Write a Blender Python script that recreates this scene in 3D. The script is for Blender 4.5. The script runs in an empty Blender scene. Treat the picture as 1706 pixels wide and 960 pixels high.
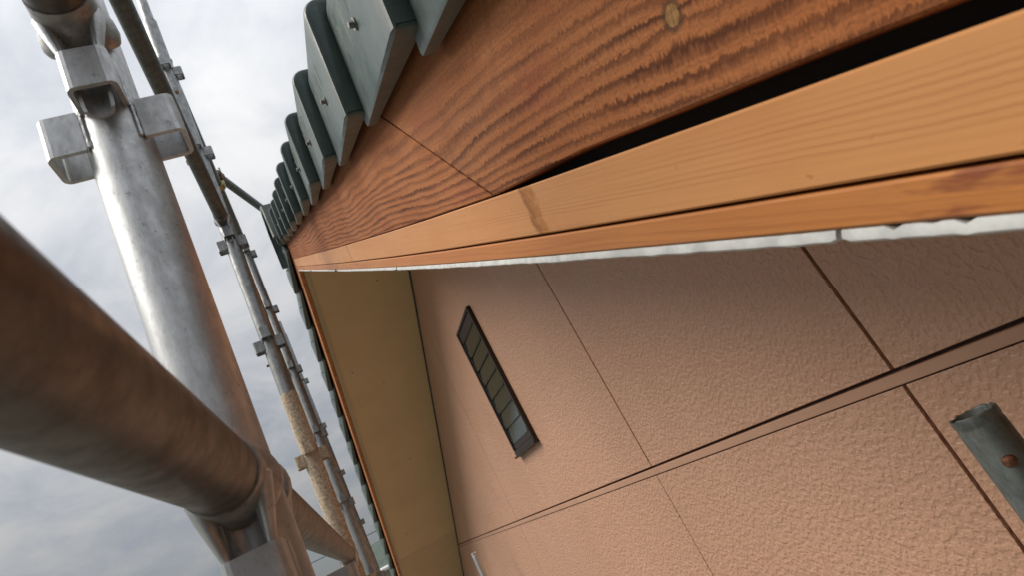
import bpy, bmesh, math, random
from mathutils import Matrix, Vector, noise as mnoise
random.seed(7)
scene = bpy.context.scene
col = scene.collection
ZC = 5.9                                   # camera height above the ground; coordinates below are relative to the lens

# ------------------------------------------------------------------ camera
cam = bpy.data.cameras.new('camera')
cam.sensor_fit = 'HORIZONTAL'; cam.sensor_width = 36.0
cam.lens = 36.0 * 1011.93 / 1706.0
cam.clip_start = 0.01; cam.clip_end = 3000
cam.dof.use_dof = True; cam.dof.focus_distance = .85; cam.dof.aperture_fstop = 14.0
camo = bpy.data.objects.new('camera', cam); col.objects.link(camo)
rt, up, bk = Vector((.8664, -.2026, -.4564)), Vector((.3428, -.4232, .8387)), Vector((-.3631, -.8831, -.2972))
rt.normalize(); up = (up - rt * up.dot(rt)).normalized(); bk = rt.cross(up)
m = Matrix((rt, up, bk)).transposed().to_4x4(); m.translation = (0, 0, ZC)
camo.matrix_world = m
scene.camera = camo

# ------------------------------------------------------------------ node helper
class V:
    """a socket with arithmetic"""
    def __init__(s, t, o): s.t = t; s.o = o
    def _m(s, op, *a):
        n = s.t.nodes.new('ShaderNodeMath'); n.operation = op
        for i, x in enumerate((s,) + a):
            if isinstance(x, V): s.t.links.new(x.o, n.inputs[i])
            else: n.inputs[i].default_value = x
        return V(s.t, n.outputs[0])
    def __add__(s, b): return s._m('ADD', b)
    __radd__ = __add__
    def __sub__(s, b): return s._m('SUBTRACT', b)
    def __rsub__(s, b): return (s * -1.0) + b
    def __mul__(s, b): return s._m('MULTIPLY', b)
    __rmul__ = __mul__
    def __truediv__(s, b): return s._m('DIVIDE', b)
    def abs(s): return s._m('ABSOLUTE')
    def fract(s): return s._m('FRACT')
    def sqrt(s): return s._m('SQRT')
    def pow(s, b): return s._m('POWER', b)
    def max(s, b): return s._m('MAXIMUM', b)
    def min(s, b): return s._m('MINIMUM', b)
    def step(s, a, b):
        n = s.t.nodes.new('ShaderNodeMapRange'); n.interpolation_type = 'SMOOTHSTEP'
        s.t.links.new(s.o, n.inputs[0])
        for i, x in ((1, a), (2, b)): n.inputs[i].default_value = x
        return V(s.t, n.outputs[0])
    def lin(s, a, b, c=0.0, d=1.0):
        n = s.t.nodes.new('ShaderNodeMapRange'); s.t.links.new(s.o, n.inputs[0])
        for i, x in ((1, a), (2, b), (3, c), (4, d)): n.inputs[i].default_value = x
        return V(s.t, n.outputs[0])

class G:
    def __init__(g, name, world=False):
        if world:
            g.m = bpy.data.worlds.new(name); scene.world = g.m
        else:
            g.m = bpy.data.materials.new(name)
        g.m.use_nodes = True; g.t = g.m.node_tree
        if not world:
            g.b = g.t.nodes['Principled BSDF']
    def obj(g):
        n = g.t.nodes.new('ShaderNodeTexCoord'); return V(g.t, n.outputs['Object'])
    def gen(g):
        n = g.t.nodes.new('ShaderNodeTexCoord'); return V(g.t, n.outputs['Generated'])
    def pos(g):
        n = g.t.nodes.new('ShaderNodeNewGeometry'); return V(g.t, n.outputs['Position'])
    def rnd(g):
        n = g.t.nodes.new('ShaderNodeObjectInfo'); return V(g.t, n.outputs['Random'])
    def sep(g, v):
        n = g.t.nodes.new('ShaderNodeSeparateXYZ'); g.t.links.new(v.o, n.inputs[0])
        return [V(g.t, n.outputs[i]) for i in range(3)]
    def vec(g, x, y, z):
        n = g.t.nodes.new('ShaderNodeCombineXYZ')
        for i, a in enumerate((x, y, z)):
            if isinstance(a, V): g.t.links.new(a.o, n.inputs[i])
            else: n.inputs[i].default_value = a
        return V(g.t, n.outputs[0])
    def noise(g, v, scale=1.0, detail=3, rough=.55, dist=0.0):
        n = g.t.nodes.new('ShaderNodeTexNoise'); g.t.links.new(v.o, n.inputs['Vector'])
        n.inputs['Scale'].default_value = scale; n.inputs['Detail'].default_value = detail
        n.inputs['Roughness'].default_value = rough; n.inputs['Distortion'].default_value = dist
        return V(g.t, n.outputs[0])
    def voro(g, v, scale, smooth=.6):
        n = g.t.nodes.new('ShaderNodeTexVoronoi'); n.feature = 'SMOOTH_F1'; g.t.links.new(v.o, n.inputs['Vector'])
        n.inputs['Scale'].default_value = scale; n.inputs['Smoothness'].default_value = smooth
        return V(g.t, n.outputs['Distance'])
    def col(g, c):
        n = g.t.nodes.new('ShaderNodeRGB'); n.outputs[0].default_value = (*c, 1); return V(g.t, n.outputs[0])
    def mix(g, f, a, b, mode='MIX'):
        n = g.t.nodes.new('ShaderNodeMix'); n.data_type = 'RGBA'; n.blend_type = mode
        for s, x in ((n.inputs[0], f), (n.inputs[6], a), (n.inputs[7], b)):
            if isinstance(x, V): g.t.links.new(x.o, s)
            elif isinstance(x, tuple): s.default_value = (*x, 1)
            else: s.default_value = x
        return V(g.t, n.outputs[2])
    def set(g, k, v):
        if isinstance(v, V): g.t.links.new(v.o, g.b.inputs[k])
        elif isinstance(v, tuple): g.b.inputs[k].default_value = (*v, 1)
        else: g.b.inputs[k].default_value = v
    def bump(g, h, strength, dist):
        n = g.t.nodes.new('ShaderNodeBump'); n.inputs['Strength'].default_value = strength
        n.inputs['Distance'].default_value = dist
        g.t.links.new(h.o, n.inputs['Height']); g.t.links.new(n.outputs[0], g.b.inputs['Normal'])

# ------------------------------------------------------------------ world: overcast sky over a Nishita blue
SUN_EL, SUN_AZ = 50.0, -78.0               # azimuth from +Y towards +X
w = G('World', True)
for n in list(w.t.nodes): w.t.nodes.remove(n)
out = w.t.nodes.new('ShaderNodeOutputWorld'); bg = w.t.nodes.new('ShaderNodeBackground')
sky = w.t.nodes.new('ShaderNodeTexSky'); sky.sky_type = 'NISHITA'; sky.sun_disc = False
sky.sun_elevation = math.radians(SUN_EL); sky.sun_rotation = math.radians(SUN_AZ)
d = w.gen(); dx, dy, dz = w.sep(d)
zz = dz.max(0.0)
k = zz + .22
cp = w.vec(dx / k, dy / k, 0.0)
n1 = w.noise(cp, 1.5, 6, .5, .3)
n2 = w.noise(w.vec(dx / k * 1.3 + 4.0, dy / k * 1.1, 1.7), 2.4, 6, .6, .5)
c = (n1 * .55 + n2 * .45).step(.36, .63)
cover = c.lin(0, 1, .90, 1.0)
lum = zz.lin(0.0, 1.0, .145, .77)           # overcast skies brighten towards the zenith
base = w.mix(c, (5.4, 5.75, 6.35), (9.3, 9.35, 9.45))
n = w.t.nodes.new('ShaderNodeVectorMath'); n.operation = 'SCALE'
w.t.links.new(base.o, n.inputs[0]); w.t.links.new(lum.o, n.inputs['Scale'])
cl = V(w.t, n.outputs[0])
fin = w.mix(cover, V(w.t, sky.outputs[0]), cl)
w.t.links.new(fin.o, bg.inputs[0]); bg.inputs[1].default_value = .1
w.t.links.new(bg.outputs[0], out.inputs[0])

# ------------------------------------------------------------------ soft sun behind the clouds
L = bpy.data.lights.new('sun', 'SUN'); L.energy = 2.0; L.angle = math.radians(40); L.color = (1, .93, .83)
lo = bpy.data.objects.new('sun', L); col.objects.link(lo)
el, az = math.radians(SUN_EL), math.radians(SUN_AZ)
sd = Vector((math.sin(az) * math.cos(el), math.cos(az) * math.cos(el), math.sin(el)))
lo.rotation_euler = sd.to_track_quat('Z', 'Y').to_euler(); lo.location = (-6, -3, 14)

vs = scene.view_settings
vs.view_transform = 'Standard'; vs.look = 'None'; vs.exposure = 0.9; vs.gamma = 1.0; vs.use_curve_mapping = False
scene.render.resolution_x = 1024; scene.render.resolution_y = 577
scene.cycles.max_bounces = 8

# ------------------------------------------------------------------ object helpers
WM = {}                                    # world matrices by object
def link(o, mw, parent=None):
    col.objects.link(o); WM[o.name] = mw
    if parent is None: o.matrix_world = mw
    else:
        o.parent = parent; o.matrix_basis = WM[parent.name].inverted() @ mw
    return o
def T(x, y, z): return Matrix.Translation((x, y, z + ZC))
def thing(name, label, cat, base, group=None):
    o = bpy.data.objects.new(name, None); o.empty_display_size = .1
    link(o, T(*base)); o['label'] = label; o['category'] = cat
    if group: o['group'] = group
    return o
def mesh(name, vf, mat, smooth=False):
    me = bpy.data.meshes.new(name)
    if isinstance(vf, bmesh.types.BMesh):
        bmesh.ops.recalc_face_normals(vf, faces=vf.faces); vf.to_mesh(me); vf.free()
    else:
        me.from_pydata(vf[0], [], vf[1]); me.validate()
        b = bmesh.new(); b.from_mesh(me); bmesh.ops.recalc_face_normals(b, faces=b.faces); b.to_mesh(me); b.free()
    if mat: me.materials.append(mat)
    if smooth:
        me.polygons.foreach_set('use_smooth', [True] * len(me.polygons))
        try: me.set_sharp_from_angle(angle=math.radians(35))
        except Exception: pass
    return me
def part(name, me, parent, mw=None, label=None):
    o = bpy.data.objects.new(name, me); link(o, mw if mw is not None else T(0, 0, 0), parent)
    if label: o['label'] = label
    return o
def boxvf(x0, x1, y0, y1, z0, z1):
    v = [(x, y, z) for x in (x0, x1) for y in (y0, y1) for z in (z0, z1)]
    return v, [(0, 1, 3, 2), (4, 6, 7, 5), (0, 4, 5, 1), (2, 3, 7, 6), (0, 2, 6, 4), (1, 5, 7, 3)]
def bevbox(x0, x1, y0, y1, z0, z1, b=.002, seg=1):
    bm = bmesh.new(); v, f = boxvf(x0, x1, y0, y1, z0, z1)
    vv = [bm.verts.new(p) for p in v]; [bm.faces.new([vv[i] for i in q]) for q in f]
    bmesh.ops.bevel(bm, geom=bm.edges[:], offset=b, segments=seg, affect='EDGES', profile=.6)
    return bm
def join(*vfs):
    V_, F_ = [], []
    for v, f in vfs:
        o = len(V_); V_ += v; F_ += [tuple(i + o for i in q) for q in f]
    return V_, F_
def prism(poly, e0, e1, fn):
    """poly of 2d points extruded between e0 and e1; fn(a,b,e)->xyz"""
    n = len(poly); v = [fn(a, b, e0) for a, b in poly] + [fn(a, b, e1) for a, b in poly]
    f = [tuple(range(n)), tuple(range(2 * n - 1, n - 1, -1))] + [(i, (i + 1) % n, n + (i + 1) % n, n + i) for i in range(n)]
    return v, f
def loft(rings, cap=True):
    n = len(rings[0]); v = [p for r in rings for p in r]; f = []
    for k in range(len(rings) - 1):
        for i in range(n):
            f.append((k * n + i, k * n + (i + 1) % n, (k + 1) * n + (i + 1) % n, (k + 1) * n + i))
    if cap: f += [tuple(range(n - 1, -1, -1)), tuple(range((len(rings) - 1) * n, len(rings) * n))]
    return v, f
def tube(p0, p1, r0, r1=None, n=24, hollow=0.0, seg=1):
    p0, p1 = Vector(p0), Vector(p1); r1 = r1 or r0
    ax = (p1 - p0).normalized(); a = ax.orthogonal().normalized(); b = ax.cross(a)
    def ring(c, r): return [tuple(c + (a * math.cos(2 * math.pi * i / n) + b * math.sin(2 * math.pi * i / n)) * r) for i in range(n)]
    rs = [ring(p0.lerp(p1, k / seg), r0 + (r1 - r0) * k / seg) for k in range(seg + 1)]
    if hollow:
        rs += [ring(p1, r1 - hollow), ring(p0, r0 - hollow), rs[0]]
        return loft(rs, False)
    return loft(rs)
def revolve(prof, n=24, c=(0, 0)):
    rs = [[(c[0] + r * math.cos(2 * math.pi * i / n), c[1] + r * math.sin(2 * math.pi * i / n), z) for i in range(n)] for r, z in prof]
    return loft(rs)

# ------------------------------------------------------------------ materials
def wood(name, light, dark, pale, kind):
    g = G(name); x, y, z = g.sep(g.obj()); r = g.rnd()
    off = r * 13.0
    wob = g.noise(g.vec(x * 1.7 + off, z * 9.0, off), 1.0, 2, .5)
    fuzz = g.noise(g.vec(x * 260.0, z * 60.0, y * 60.0), 1.0, 2, .6)
    fine = g.noise(g.vec(x * 9.0 + off, z * 420.0, y * 420.0), 1.0, 3, .6)
    blot = g.noise(g.vec(x * 5.0 + off, z * 14.0, y * 14.0), 1.0, 3, .55)
    if kind == 1:        # coarse flat-sawn face, rough from the saw
        wob2 = g.noise(g.vec(x * 6.5 + off, z * 34.0, off), 1.0, 3, .55)
        hair = g.noise(g.vec(x * 700.0, z * 130.0, y * 60.0), 1.0, 2, .6)
        ph = z * 118.0 - z * z * 300.0 + (wob - .5) * 4.6 + (wob2 - .5) * 1.1 + (fuzz - .5) * .5 + (hair - .5) * .6
        kdx = (x - .263) / .02; kdz = (z - .0595) / .012
        kd = kdx * kdx + kdz * kdz
        ph = ph + kdz * 1.1 * (kd * -1.0)._m('EXPONENT')
        p = ph.fract()
        band = p.step(.2, .78) * (1.0 - p.step(.82, 1.0))
        each = g.noise(g.vec((ph - p) * 7.31 + .5, x * 2.2, off), 1.0, 1, .5).step(.3, .68)
        amt = z.lin(.05, .15, 1.0, .2) * each.lin(0, 1, .62, 1.0)
        brk = g.noise(g.vec(x * 10.0 + off, z * 70.0, 3.0), 1.0, 3, .6).step(.3, .65)
        band = band * amt * brk.lin(0, 1, .55, 1.0)
        cc = g.mix(blot.step(.3, .7), light, pale)
        thin = (ph * 3.7 + (wob2 - .5) * 2.0).fract(); thin = thin.step(.3, .8) * (1.0 - thin.step(.85, 1.0))
        cc = g.mix((band * 1.1).min(1.0) * .95, cc, dark)
        cc = g.mix(thin * .2, cc, dark)
        fade = g.noise(g.vec(x * 3.1 + off, z * 7.0, 9.0), 1.0, 4, .6)
        cc = g.mix(fade.step(.5, .78) * .45, cc, (.20, .085, .042))
        drip = g.noise(g.vec(x * 34.0 + z * 12.0 + off, z * 3.0, 2.0), 1.0, 3, .6).step(.58, .8)
        cc = g.mix(drip * .35, cc, (.15, .055, .025))
        speck = g.noise(g.vec(x * 260.0, z * 420.0, y * 50.0), 1.0, 3, .75).step(.46, .78)
        cc = g.mix(speck * .42, cc, dark)
        cc = g.mix(fine.step(.45, .75) * .25, cc, dark)
        red = g.noise(g.vec(x * 7.0 + off, z * 22.0, 4.0), 1.0, 3, .6).step(.55, .75)
        cc = g.mix(red * .35, cc, (.27, .06, .035))
        h = band * -.35 + fuzz * .6 + speck * -.25 + hair * .6
        bs, bd = .6, .0013
        # one tight knot near the lens
        kx = (x - .263) / .0060; kz = (z - .0595) / .0066
        kr = (kx * kx + kz * kz).sqrt() + (g.noise(g.vec(x * 300.0, z * 300.0, 0.0), 1.0, 2) - .5) * .35
        kin = 1.0 - kr.step(.75, .95)
        kring = kr.step(.8, .95) * (1.0 - kr.step(1.0, 1.6))
        kin2 = g.noise(g.vec(x * 500.0, z * 120.0, 1.0), 1.0, 3, .6).step(.35, .7)
        cc = g.mix(kin, cc, g.mix(kin2, (.22, .115, .04), (.34, .19, .075))); cc = g.mix(kring * .8, cc, (.07, .035, .018))
        g.set('Roughness', .78)
    else:                # planed pine, straight fine grain
        ph = z * (330.0 if kind == 2 else 150.0) + (wob - .5) * 9.0 + (fuzz - .5) * .25 + (blot - .5) * 1.6
        p = ph.fract()
        band = p.step(.35, .9) * (1.0 - p.step(.93, 1.0))
        zone = g.noise(g.vec(x * .9 + off, z * 46.0, 5.0 + off), 1.0, 2, .5).step(.48, .66)
        cc = g.mix(blot.step(.3, .72), light, pale)
        cc = g.mix(band * zone * (.34 if kind == 2 else .25), cc, dark)
        cc = g.mix(fine.step(.42, .75) * .2, cc, dark)
        pit = g.noise(g.vec(x * 90.0, z * 90.0, y * 50.0), 1.0, 1, .5).step(.74, .8)
        cc = g.mix(pit * .4, cc, dark)
        h = band * zone * -.3 + fine * .5 + pit * -1.0
        bs, bd = .3, .0006
        if kind == 2:    # resin run across the board and smaller ones further up
            for sx, wd, zz0, zz1, st in ((.493, .017, -.052, .002, 1.0), (1.62, .012, -.05, .0, .8), (2.35, .012, -.05, .0, .5)):
                u = ((x - sx) + (z + .02) * -.33 + (g.noise(g.vec(x * 60.0, z * 70.0, 2.0), 1.0, 3, .6) - .5) * wd * 1.6) / wd
                mk = (1.0 - u.abs().step(.45, 1.0)) * z.step(zz0 - .004, zz0 + .006) * (1.0 - z.step(zz1 - .004, zz1 + .002))
                gr = g.noise(g.vec(x * 160.0, z * 160.0, 1.0), 1.0, 2, .6).step(.38, .6)
                cc = g.mix(mk * st * gr.lin(0, 1, .6, .95), cc, (.33, .115, .006))
                ed = (1.0 - (u - .55).abs().step(.05, .4)) * mk
                cc = g.mix(ed * st * .55, cc, (.17, .055, .012))
        else:            # reddish bruises
            rs = g.noise(g.vec(x * 26.0 + off, z * 95.0, 3.0), 1.0, 3, .6).step(.47, .64)
            near = 1.0 - x.step(.14, .19)
            far = x.step(1.2, 1.8)
            cc = g.mix(rs * (near + far * .5) * .75, cc, (.17, .04, .02))
        g.set('Roughness', .5)
    # nothing is perfectly clean: faint handling marks
    dirt = g.noise(g.vec(x * 2.2 + off, z * 5.0, 8.0), 1.0, 4, .6).step(.5, .8)
    cc = g.mix(dirt * .16, cc, (.12, .07, .045))
    g.set('Base Color', cc); g.bump(h, bs, bd); g.set('Specular IOR Level', .18 if kind == 1 else .35)
    return g.m
M_W1 = wood('sawn_larch', (.345, .115, .036), (.07, .019, .007), (.41, .158, .058), 1)
M_W2 = wood('planed_pine', (.50, .215, .068), (.31, .115, .033), (.54, .25, .088), 2)
M_W3 = wood('stained_pine', (.43, .155, .036), (.23, .068, .018), (.47, .185, .05), 3)

def plain(name, c, rough=.6, metal=0.0, var=.25, scale=30.0, bump=0.0, spec=.5):
    g = G(name); p = g.obj()
    nz = g.noise(p, scale, 4, .6)
    g.set('Base Color', g.mix(nz.step(.3, .7), tuple(a * (1 - var) for a in c), tuple(min(1, a * (1 + var)) for a in c)))
    g.set('Roughness', rough); g.set('Metallic', metal); g.set('Specular IOR Level', spec)
    if bump: g.bump(nz, .5, bump)
    return g.m

def stucco():
    g = G('textured_siding'); p = g.pos(); x, y, z = g.sep(p)
    big = g.noise(p, 1.3, 3, .5); q = g.vec(x, y, z)
    warp = g.noise(p, 40.0, 2, .5)
    a = g.noise(p, 112.0, 1, .4) * .7 + g.noise(p, 52.0, 1, .4) * .3
    b = g.noise(p, 230.0, 2, .6)
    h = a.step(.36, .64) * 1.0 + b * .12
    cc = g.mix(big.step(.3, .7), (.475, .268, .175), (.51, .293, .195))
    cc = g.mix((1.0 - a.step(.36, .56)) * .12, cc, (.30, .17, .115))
    st = g.noise(g.vec(x, y * 26.0, z * .9), 1.0, 4, .6).step(.57, .82)          # faint rain streaks
    cc = g.mix(st * .20, cc, (.24, .15, .10))
    gr = g.noise(p, 23.0, 4, .75).step(.68, .78)
    cc = g.mix(gr * .22, cc, (.16, .10, .07))
    pale = g.noise(g.vec(x, y * 1.6, z * .7), 3.1, 4, .6).step(.55, .8)
    cc = g.mix(pale * .16, cc, (.60, .40, .30))
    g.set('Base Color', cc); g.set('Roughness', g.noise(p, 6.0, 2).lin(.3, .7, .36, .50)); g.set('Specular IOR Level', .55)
    g.bump(h, .62, .0032)
    return g.m
M_STUC = stucco()
M_BAND = plain('moulding_paint', (.44, .255, .17), .45, 0, .05, 12)
M_SEAL = plain('sealant_brown', (.10, .045, .028), .7, 0, .2)
M_DARK = plain('dark_void', (.012, .010, .009), .9)
M_BRONZE = plain('bronze_aluminium', (.035, .027, .024), .38, .5, .15, 60)
M_WHITE = plain('soffit_edge_white', (.54, .55, .54), .85, 0, .15, 70, .0008)
M_CRUST = plain('mortar_splash', (.46, .37, .27), .95, 0, .35, 130, .004)
M_BOLT = plain('zinc_screw', (.27, .27, .25), .45, .8, .3, 300)
M_RUST = plain('rust', (.17, .075, .04), .5, .5, .45, 300, .0005)
M_TRIMK = plain('black_edge_trim', (.02, .018, .016), .6)

def soffit(name, ribs=False):
    g = G(name); p = g.pos(); x, y, z = g.sep(p)
    nz = g.noise(p, 2.6, 4, .6); f = g.noise(p, 160.0, 2, .6)
    cc = g.mix(nz.step(.3, .7), (.57, .425, .24), (.62, .46, .26))
    cc = g.mix(f.step(.55, .8) * .15, cc, (.3, .22, .12))
    if ribs:
        rr = (x * 62.0).fract(); hole = rr.step(.25, .4) * (1.0 - rr.step(.6, .75))
        r2 = (y * 80.0).fract(); hole = hole * r2.step(.15, .3) * (1.0 - r2.step(.7, .85))
        cc = g.mix(hole * .75, cc, (.12, .08, .05)); g.bump(hole * -1.0, .4, .001)
    g.set('Base Color', cc); g.set('Roughness', .6); g.set('Specular IOR Level', .3)
    return g.m
M_SOF = soffit('soffit_board'); M_SOFV = soffit('vented_soffit_board', True)

def glaze():
    g = G('green_glazed_tile'); p = g.obj(); x, y, z = g.sep(p); r = g.rnd()
    nz = g.noise(g.vec(x + r * 9.0, y, z), 26.0, 4, .6); f = g.noise(p, 420.0, 2, .6)
    cc = g.mix(nz.step(.3, .72), (.052, .082, .078), (.078, .115, .108))
    cc = g.mix(f.step(.62, .76) * .4, cc, (.20, .24, .22))
    wear = g.noise(p, 90.0, 3, .7).step(.66, .74)
    cc = g.mix(wear * .35, cc, (.17, .20, .185))
    moss = g.noise(g.vec(x + r * 3.0, y, z), 55.0, 4, .75).step(.56, .7)
    cc = g.mix(moss * .4, cc, (.045, .052, .04))
    gn = g.t.nodes.new('ShaderNodeNewGeometry'); pt = V(g.t, gn.outputs['Pointiness'])
    cc = g.mix(pt.step(.53, .62) * .55, cc, (.16, .175, .165))
    drip = g.noise(g.vec(x * 60.0 + r * 5.0, y * 60.0, z * 5.0), 1.0, 3, .6).step(.55, .75)
    cc = g.mix(drip * .25, cc, (.035, .05, .045))
    g.set('Base Color', cc); g.set('Roughness', g.noise(p, 40.0, 3).lin(.3, .7, .32, .55)); g.bump(nz * .5 + f * .3, .3, .0012)
    return g.m
M_TILE = glaze()

def galv(name, base, blotch, rough0, rough1, rusty=0.0, zs=.45, ns=1.0, met=.85):
    g = G(name); p = g.pos(); x, y, z = g.sep(p)
    a = g.noise(g.vec(x, y, z * zs), 75.0 * ns, 5, .7); b = g.noise(g.vec(x, y, z * zs * .6), 210.0 * ns, 3, .65); s = g.noise(p, 42.0, 4, .7)
    cc = g.mix(a.step(.34, .66), base, blotch)
    cc = g.mix(b.step(.6, .75) * .45, cc, tuple(k * .5 for k in base))
    cc = g.mix(s.step(.54, .70) * .5, cc, tuple(min(.8, k * 1.3) for k in base))
    sp = g.noise(g.vec(x, y, z * .55), 330.0, 3, .7).step(.58, .7) * g.noise(p, 30.0, 3, .6).step(.42, .62)
    cc = g.mix(sp * .75, cc, tuple(k * .32 for k in base))
    if rusty:
        ru = g.noise(g.vec(x, y, z), 38.0, 4, .7).step(.5, .68)
        cc = g.mix(ru * rusty, cc, (.17, .085, .045))
    g.set('Base Color', cc); g.set('Metallic', met if not rusty else .5)
    g.set('Roughness', a.lin(.3, .7, rough0, rough1)); g.bump(a * .5 + b * .5, .22, .0009)
    return g.m
M_GALV = galv('galvanised_steel', (.56, .57, .575), (.44, .45, .455), .36, .52, ns=1.7, met=.72)
M_GALV2 = galv('dull_galvanised_steel', (.34, .35, .35), (.23, .235, .23), .36, .55)
M_RAIL = galv('weathered_pipe', (.145, .128, .112), (.095, .082, .07), .34, .52, .22, 1.0, .8)
M_RAIL2 = galv('dark_weathered_pipe', (.135, .135, .125), (.085, .085, .078), .4, .6, .2, 1.0)
M_GREEN = galv('green_weathered_pipe', (.20, .225, .22), (.12, .135, .132), .4, .6, .15)

def glass():
    g = G('figured_glass'); p = g.pos()
    a = g.noise(p, 190.0, 2, .5)
    g.set('Base Color', (.16, .22, .19)); g.set('Roughness', .05); g.set('Transmission Weight', .85); g.set('IOR', 1.5)
    g.bump(a, .18, .0006)
    return g.m
M_GLASS = glass()
M_ROOM = plain('room_behind_window', (.02, .022, .018), .8)

# ------------------------------------------------------------------ frames of the two roof slopes
YA = 3.275
P = math.atan(.534); CS, SN = math.cos(P), math.sin(P)
PF = math.atan(.515); CF, SF = math.cos(PF), math.sin(PF)
XB = .2376                                  # outer face of the bargeboards
XW = .88                                    # face of the gable wall
TB = -.0745                                 # underside of the soffit, across the slope
sA = (YA + TB * SN) / CS
zA = sA * SN + TB * CS
# near slope: local X up the slope, Y outward (-x), Z across the slope
FN = Matrix(((0, -1, 0, 0), (CS, 0, -SN, 0), (SN, 0, CS, ZC), (0, 0, 0, 1)))
def near(s, o, t): return Matrix.Translation((0, 0, 0)) @ FN @ Matrix.Translation((s, o, t))
# far slope: local X up the slope, Y inward (+x), Z across
OF = Vector((0, YA, zA)) - Vector((0, -CF, SF)) * 3.7 - Vector((0, SF, CF)) * TB
FF = Matrix(((0, 1, 0, OF.x), (-CF, 0, SF, OF.y), (SF, 0, CF, OF.z + ZC), (0, 0, 0, 1)))
def bow(s):
    pts = ((-3, .03), (-.5, .011), (.12, .0045), (.3, .0018), (.5, -.0008), (.8, -.0035), (1.1, -.0046), (1.8, -.0045), (2.7, 0), (3.7, .0055), (5, .01))
    for (a, b), (c, d_) in zip(pts, pts[1:]):
        if a <= s <= c: return b + (d_ - b) * (s - a) / (c - a)
    return 0
def znear(y): return TB / CS + y * .534      # underside of the soffit
def zfar(y): return zA - (y - YA) * .515
Y0, Y1 = -1.75, 8.3                          # eaves
S_EAVE = Y0 / CS

house = thing('gable_house', 'tan textured gable house with dark green verge tiles, wooden bargeboards and soffit', 'house', (4.6, YA, -ZC))

def board(name, mat, far, s0, s1, t0, t1, x0, x1, c0=0.0, c1=0.0, parent=house, label=None, wob=0.0, edge=None):
    """a board along the rake; c0/c1: change of s with t at its ends; edge(s)->extra t of the lower edge"""
    n = max(2, int((s1 - s0) / .06)) if not far else 12
    rings = []
    bev = .0014
    for k in range(n + 1):
        ring = []
        for (tt, xx, lo) in ((t0 + bev, x0, 1), (t1 - bev, x0, 0), (t1, x0 + bev, 0), (t1, x1, 0), (t0, x1, 1), (t0, x0 + bev, 1)):
            sa, sb = s0 + c0 * (tt - t0), s1 + c1 * (tt - t0)
            s = sa + (sb - sa) * k / n
            t = tt + (0 if far else bow(s)) + (edge(s) if (edge and lo) else 0)
            ring.append((s, xx if far else -xx, t))
        rings.append(ring)
    return part(name, mesh(name, loft(rings), mat), parent, FF if far else FN, label)
apx = SN / CS; apf = SF / CF
def send(t, far=False):
    # s where the slope's board meets the apex plane
    if far: return 3.7 + (t - TB) * apf
    return (YA + t * SN) / CS
# near slope boards
JK = 1.952
gap = lambda s: (.0004 + max(0, min(1, (.56 - s) / .16)) * .0088 * (1 if s > .2 else .93))
board('bargeboard', M_W1, False, S_EAVE, .5703 - .0036, .0005, .335, XB, XB + .024, 0, JK, edge=gap, label='near bargeboard with coarse grain, lifted off the board below')
board('bargeboard', M_W1, False, .5703 + .0036, send(.0005) - .001, .0005, .335, XB + .0006, XB + .0246, JK, apx, label='upper bargeboard between the slanted joint and the apex')
board('trim_board', M_W2, False, S_EAVE, 2.02, -.046, -.0008, XB, XB + .024, label='pale pine trim board with a resin run')
board('trim_board', M_W2, False, 2.022, send(-.046) - .001, -.046, -.0008, XB + .0005, XB + .024, 0, apx)
board('trim_board', M_W3, False, S_EAVE, 1.905, -.0665, -.0482, XB + .0008, XB + .024, label='narrow orange trim board with reddish bruises')
board('trim_board', M_W3, False, 1.907, send(-.0665) - .001, -.0665, -.0482, XB + .0012, XB + .024, 0, apx)
# backing behind the slits between the boards
part('bargeboard_backing', mesh('bargeboard_backing', loft([[(s, -(XB + .027), -.06), (s, -(XB + .027), .33), (s, -(XB + .05), .33), (s, -(XB + .05), -.06)] for s in (S_EAVE, send(-.06) - .02)]), M_DARK), house, FN)
# far slope boards
fe = 3.7 - (Y1 - YA) / CF
board('bargeboard', M_W1, True, fe, send(.0005, True) - .001, .0005, .33, XB, XB + .024, 0, apf)
board('trim_board', M_W2, True, fe, send(-.046, True) - .001, -.046, -.0008, XB, XB + .024, 0, apf)
board('trim_board', M_W3, True, fe, send(-.0665, True) - .001, -.0665, -.0482, XB + .0008, XB + .024, 0, apf)

# white broken edge of the near soffit boards
def edge_piece(s0, s1, chips=(), rag=1.0):
    n = max(6, int((s1 - s0) / (.004 if s0 < .6 else .03)))
    top, bot = [], []
    for k in range(n + 1):
        s = s0 + (s1 - s0) * k / n
        tb = TB + rag * .0007 * mnoise.noise((s * 60, 2.1, 0)) + rag * .0006 * mnoise.noise((s * 11, 7, 0)) + bow(s)
        tt = -.0669 + bow(s) - abs(rag * .0004 * mnoise.noise((s * 80, 5, 0)))
        e = min(s - s0, s1 - s)
        if e < .004 and rag: tb += (.004 - e) * .5
        for c, wd, dp in chips:
            if abs(s - c) < wd: tt -= dp * min(1, 1.6 * (1 - abs(s - c) / wd)) * (.75 + .5 * mnoise.noise((s * 900, 1.3, c * 50)))
        top.append((s, tt)); bot.append((s, tb))
    rings = []
    for (a, tt), (b, tb) in zip(top, bot):
        md = (tt + tb) / 2
        rings.append([(a, -(XB + .0030), tb + .0008), (a, -(XB + .0010), tb + (tt - tb) * .3), (a, -(XB + .0008), md), (a, -(XB + .0016), tt), (a, -(XB + .05), tt), (a, -(XB + .05), tb)])
    return part('soffit_edge', mesh('soffit_edge', loft(rings), M_WHITE, True), house, FN)
edge_piece(S_EAVE, .1955, chips=((.1445, .0019, .0046), (.1700, .0026, .0040), (.156, .0012, .0012), (.133, .0008, .0012)))
edge_piece(.1985, 1.13)
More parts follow.
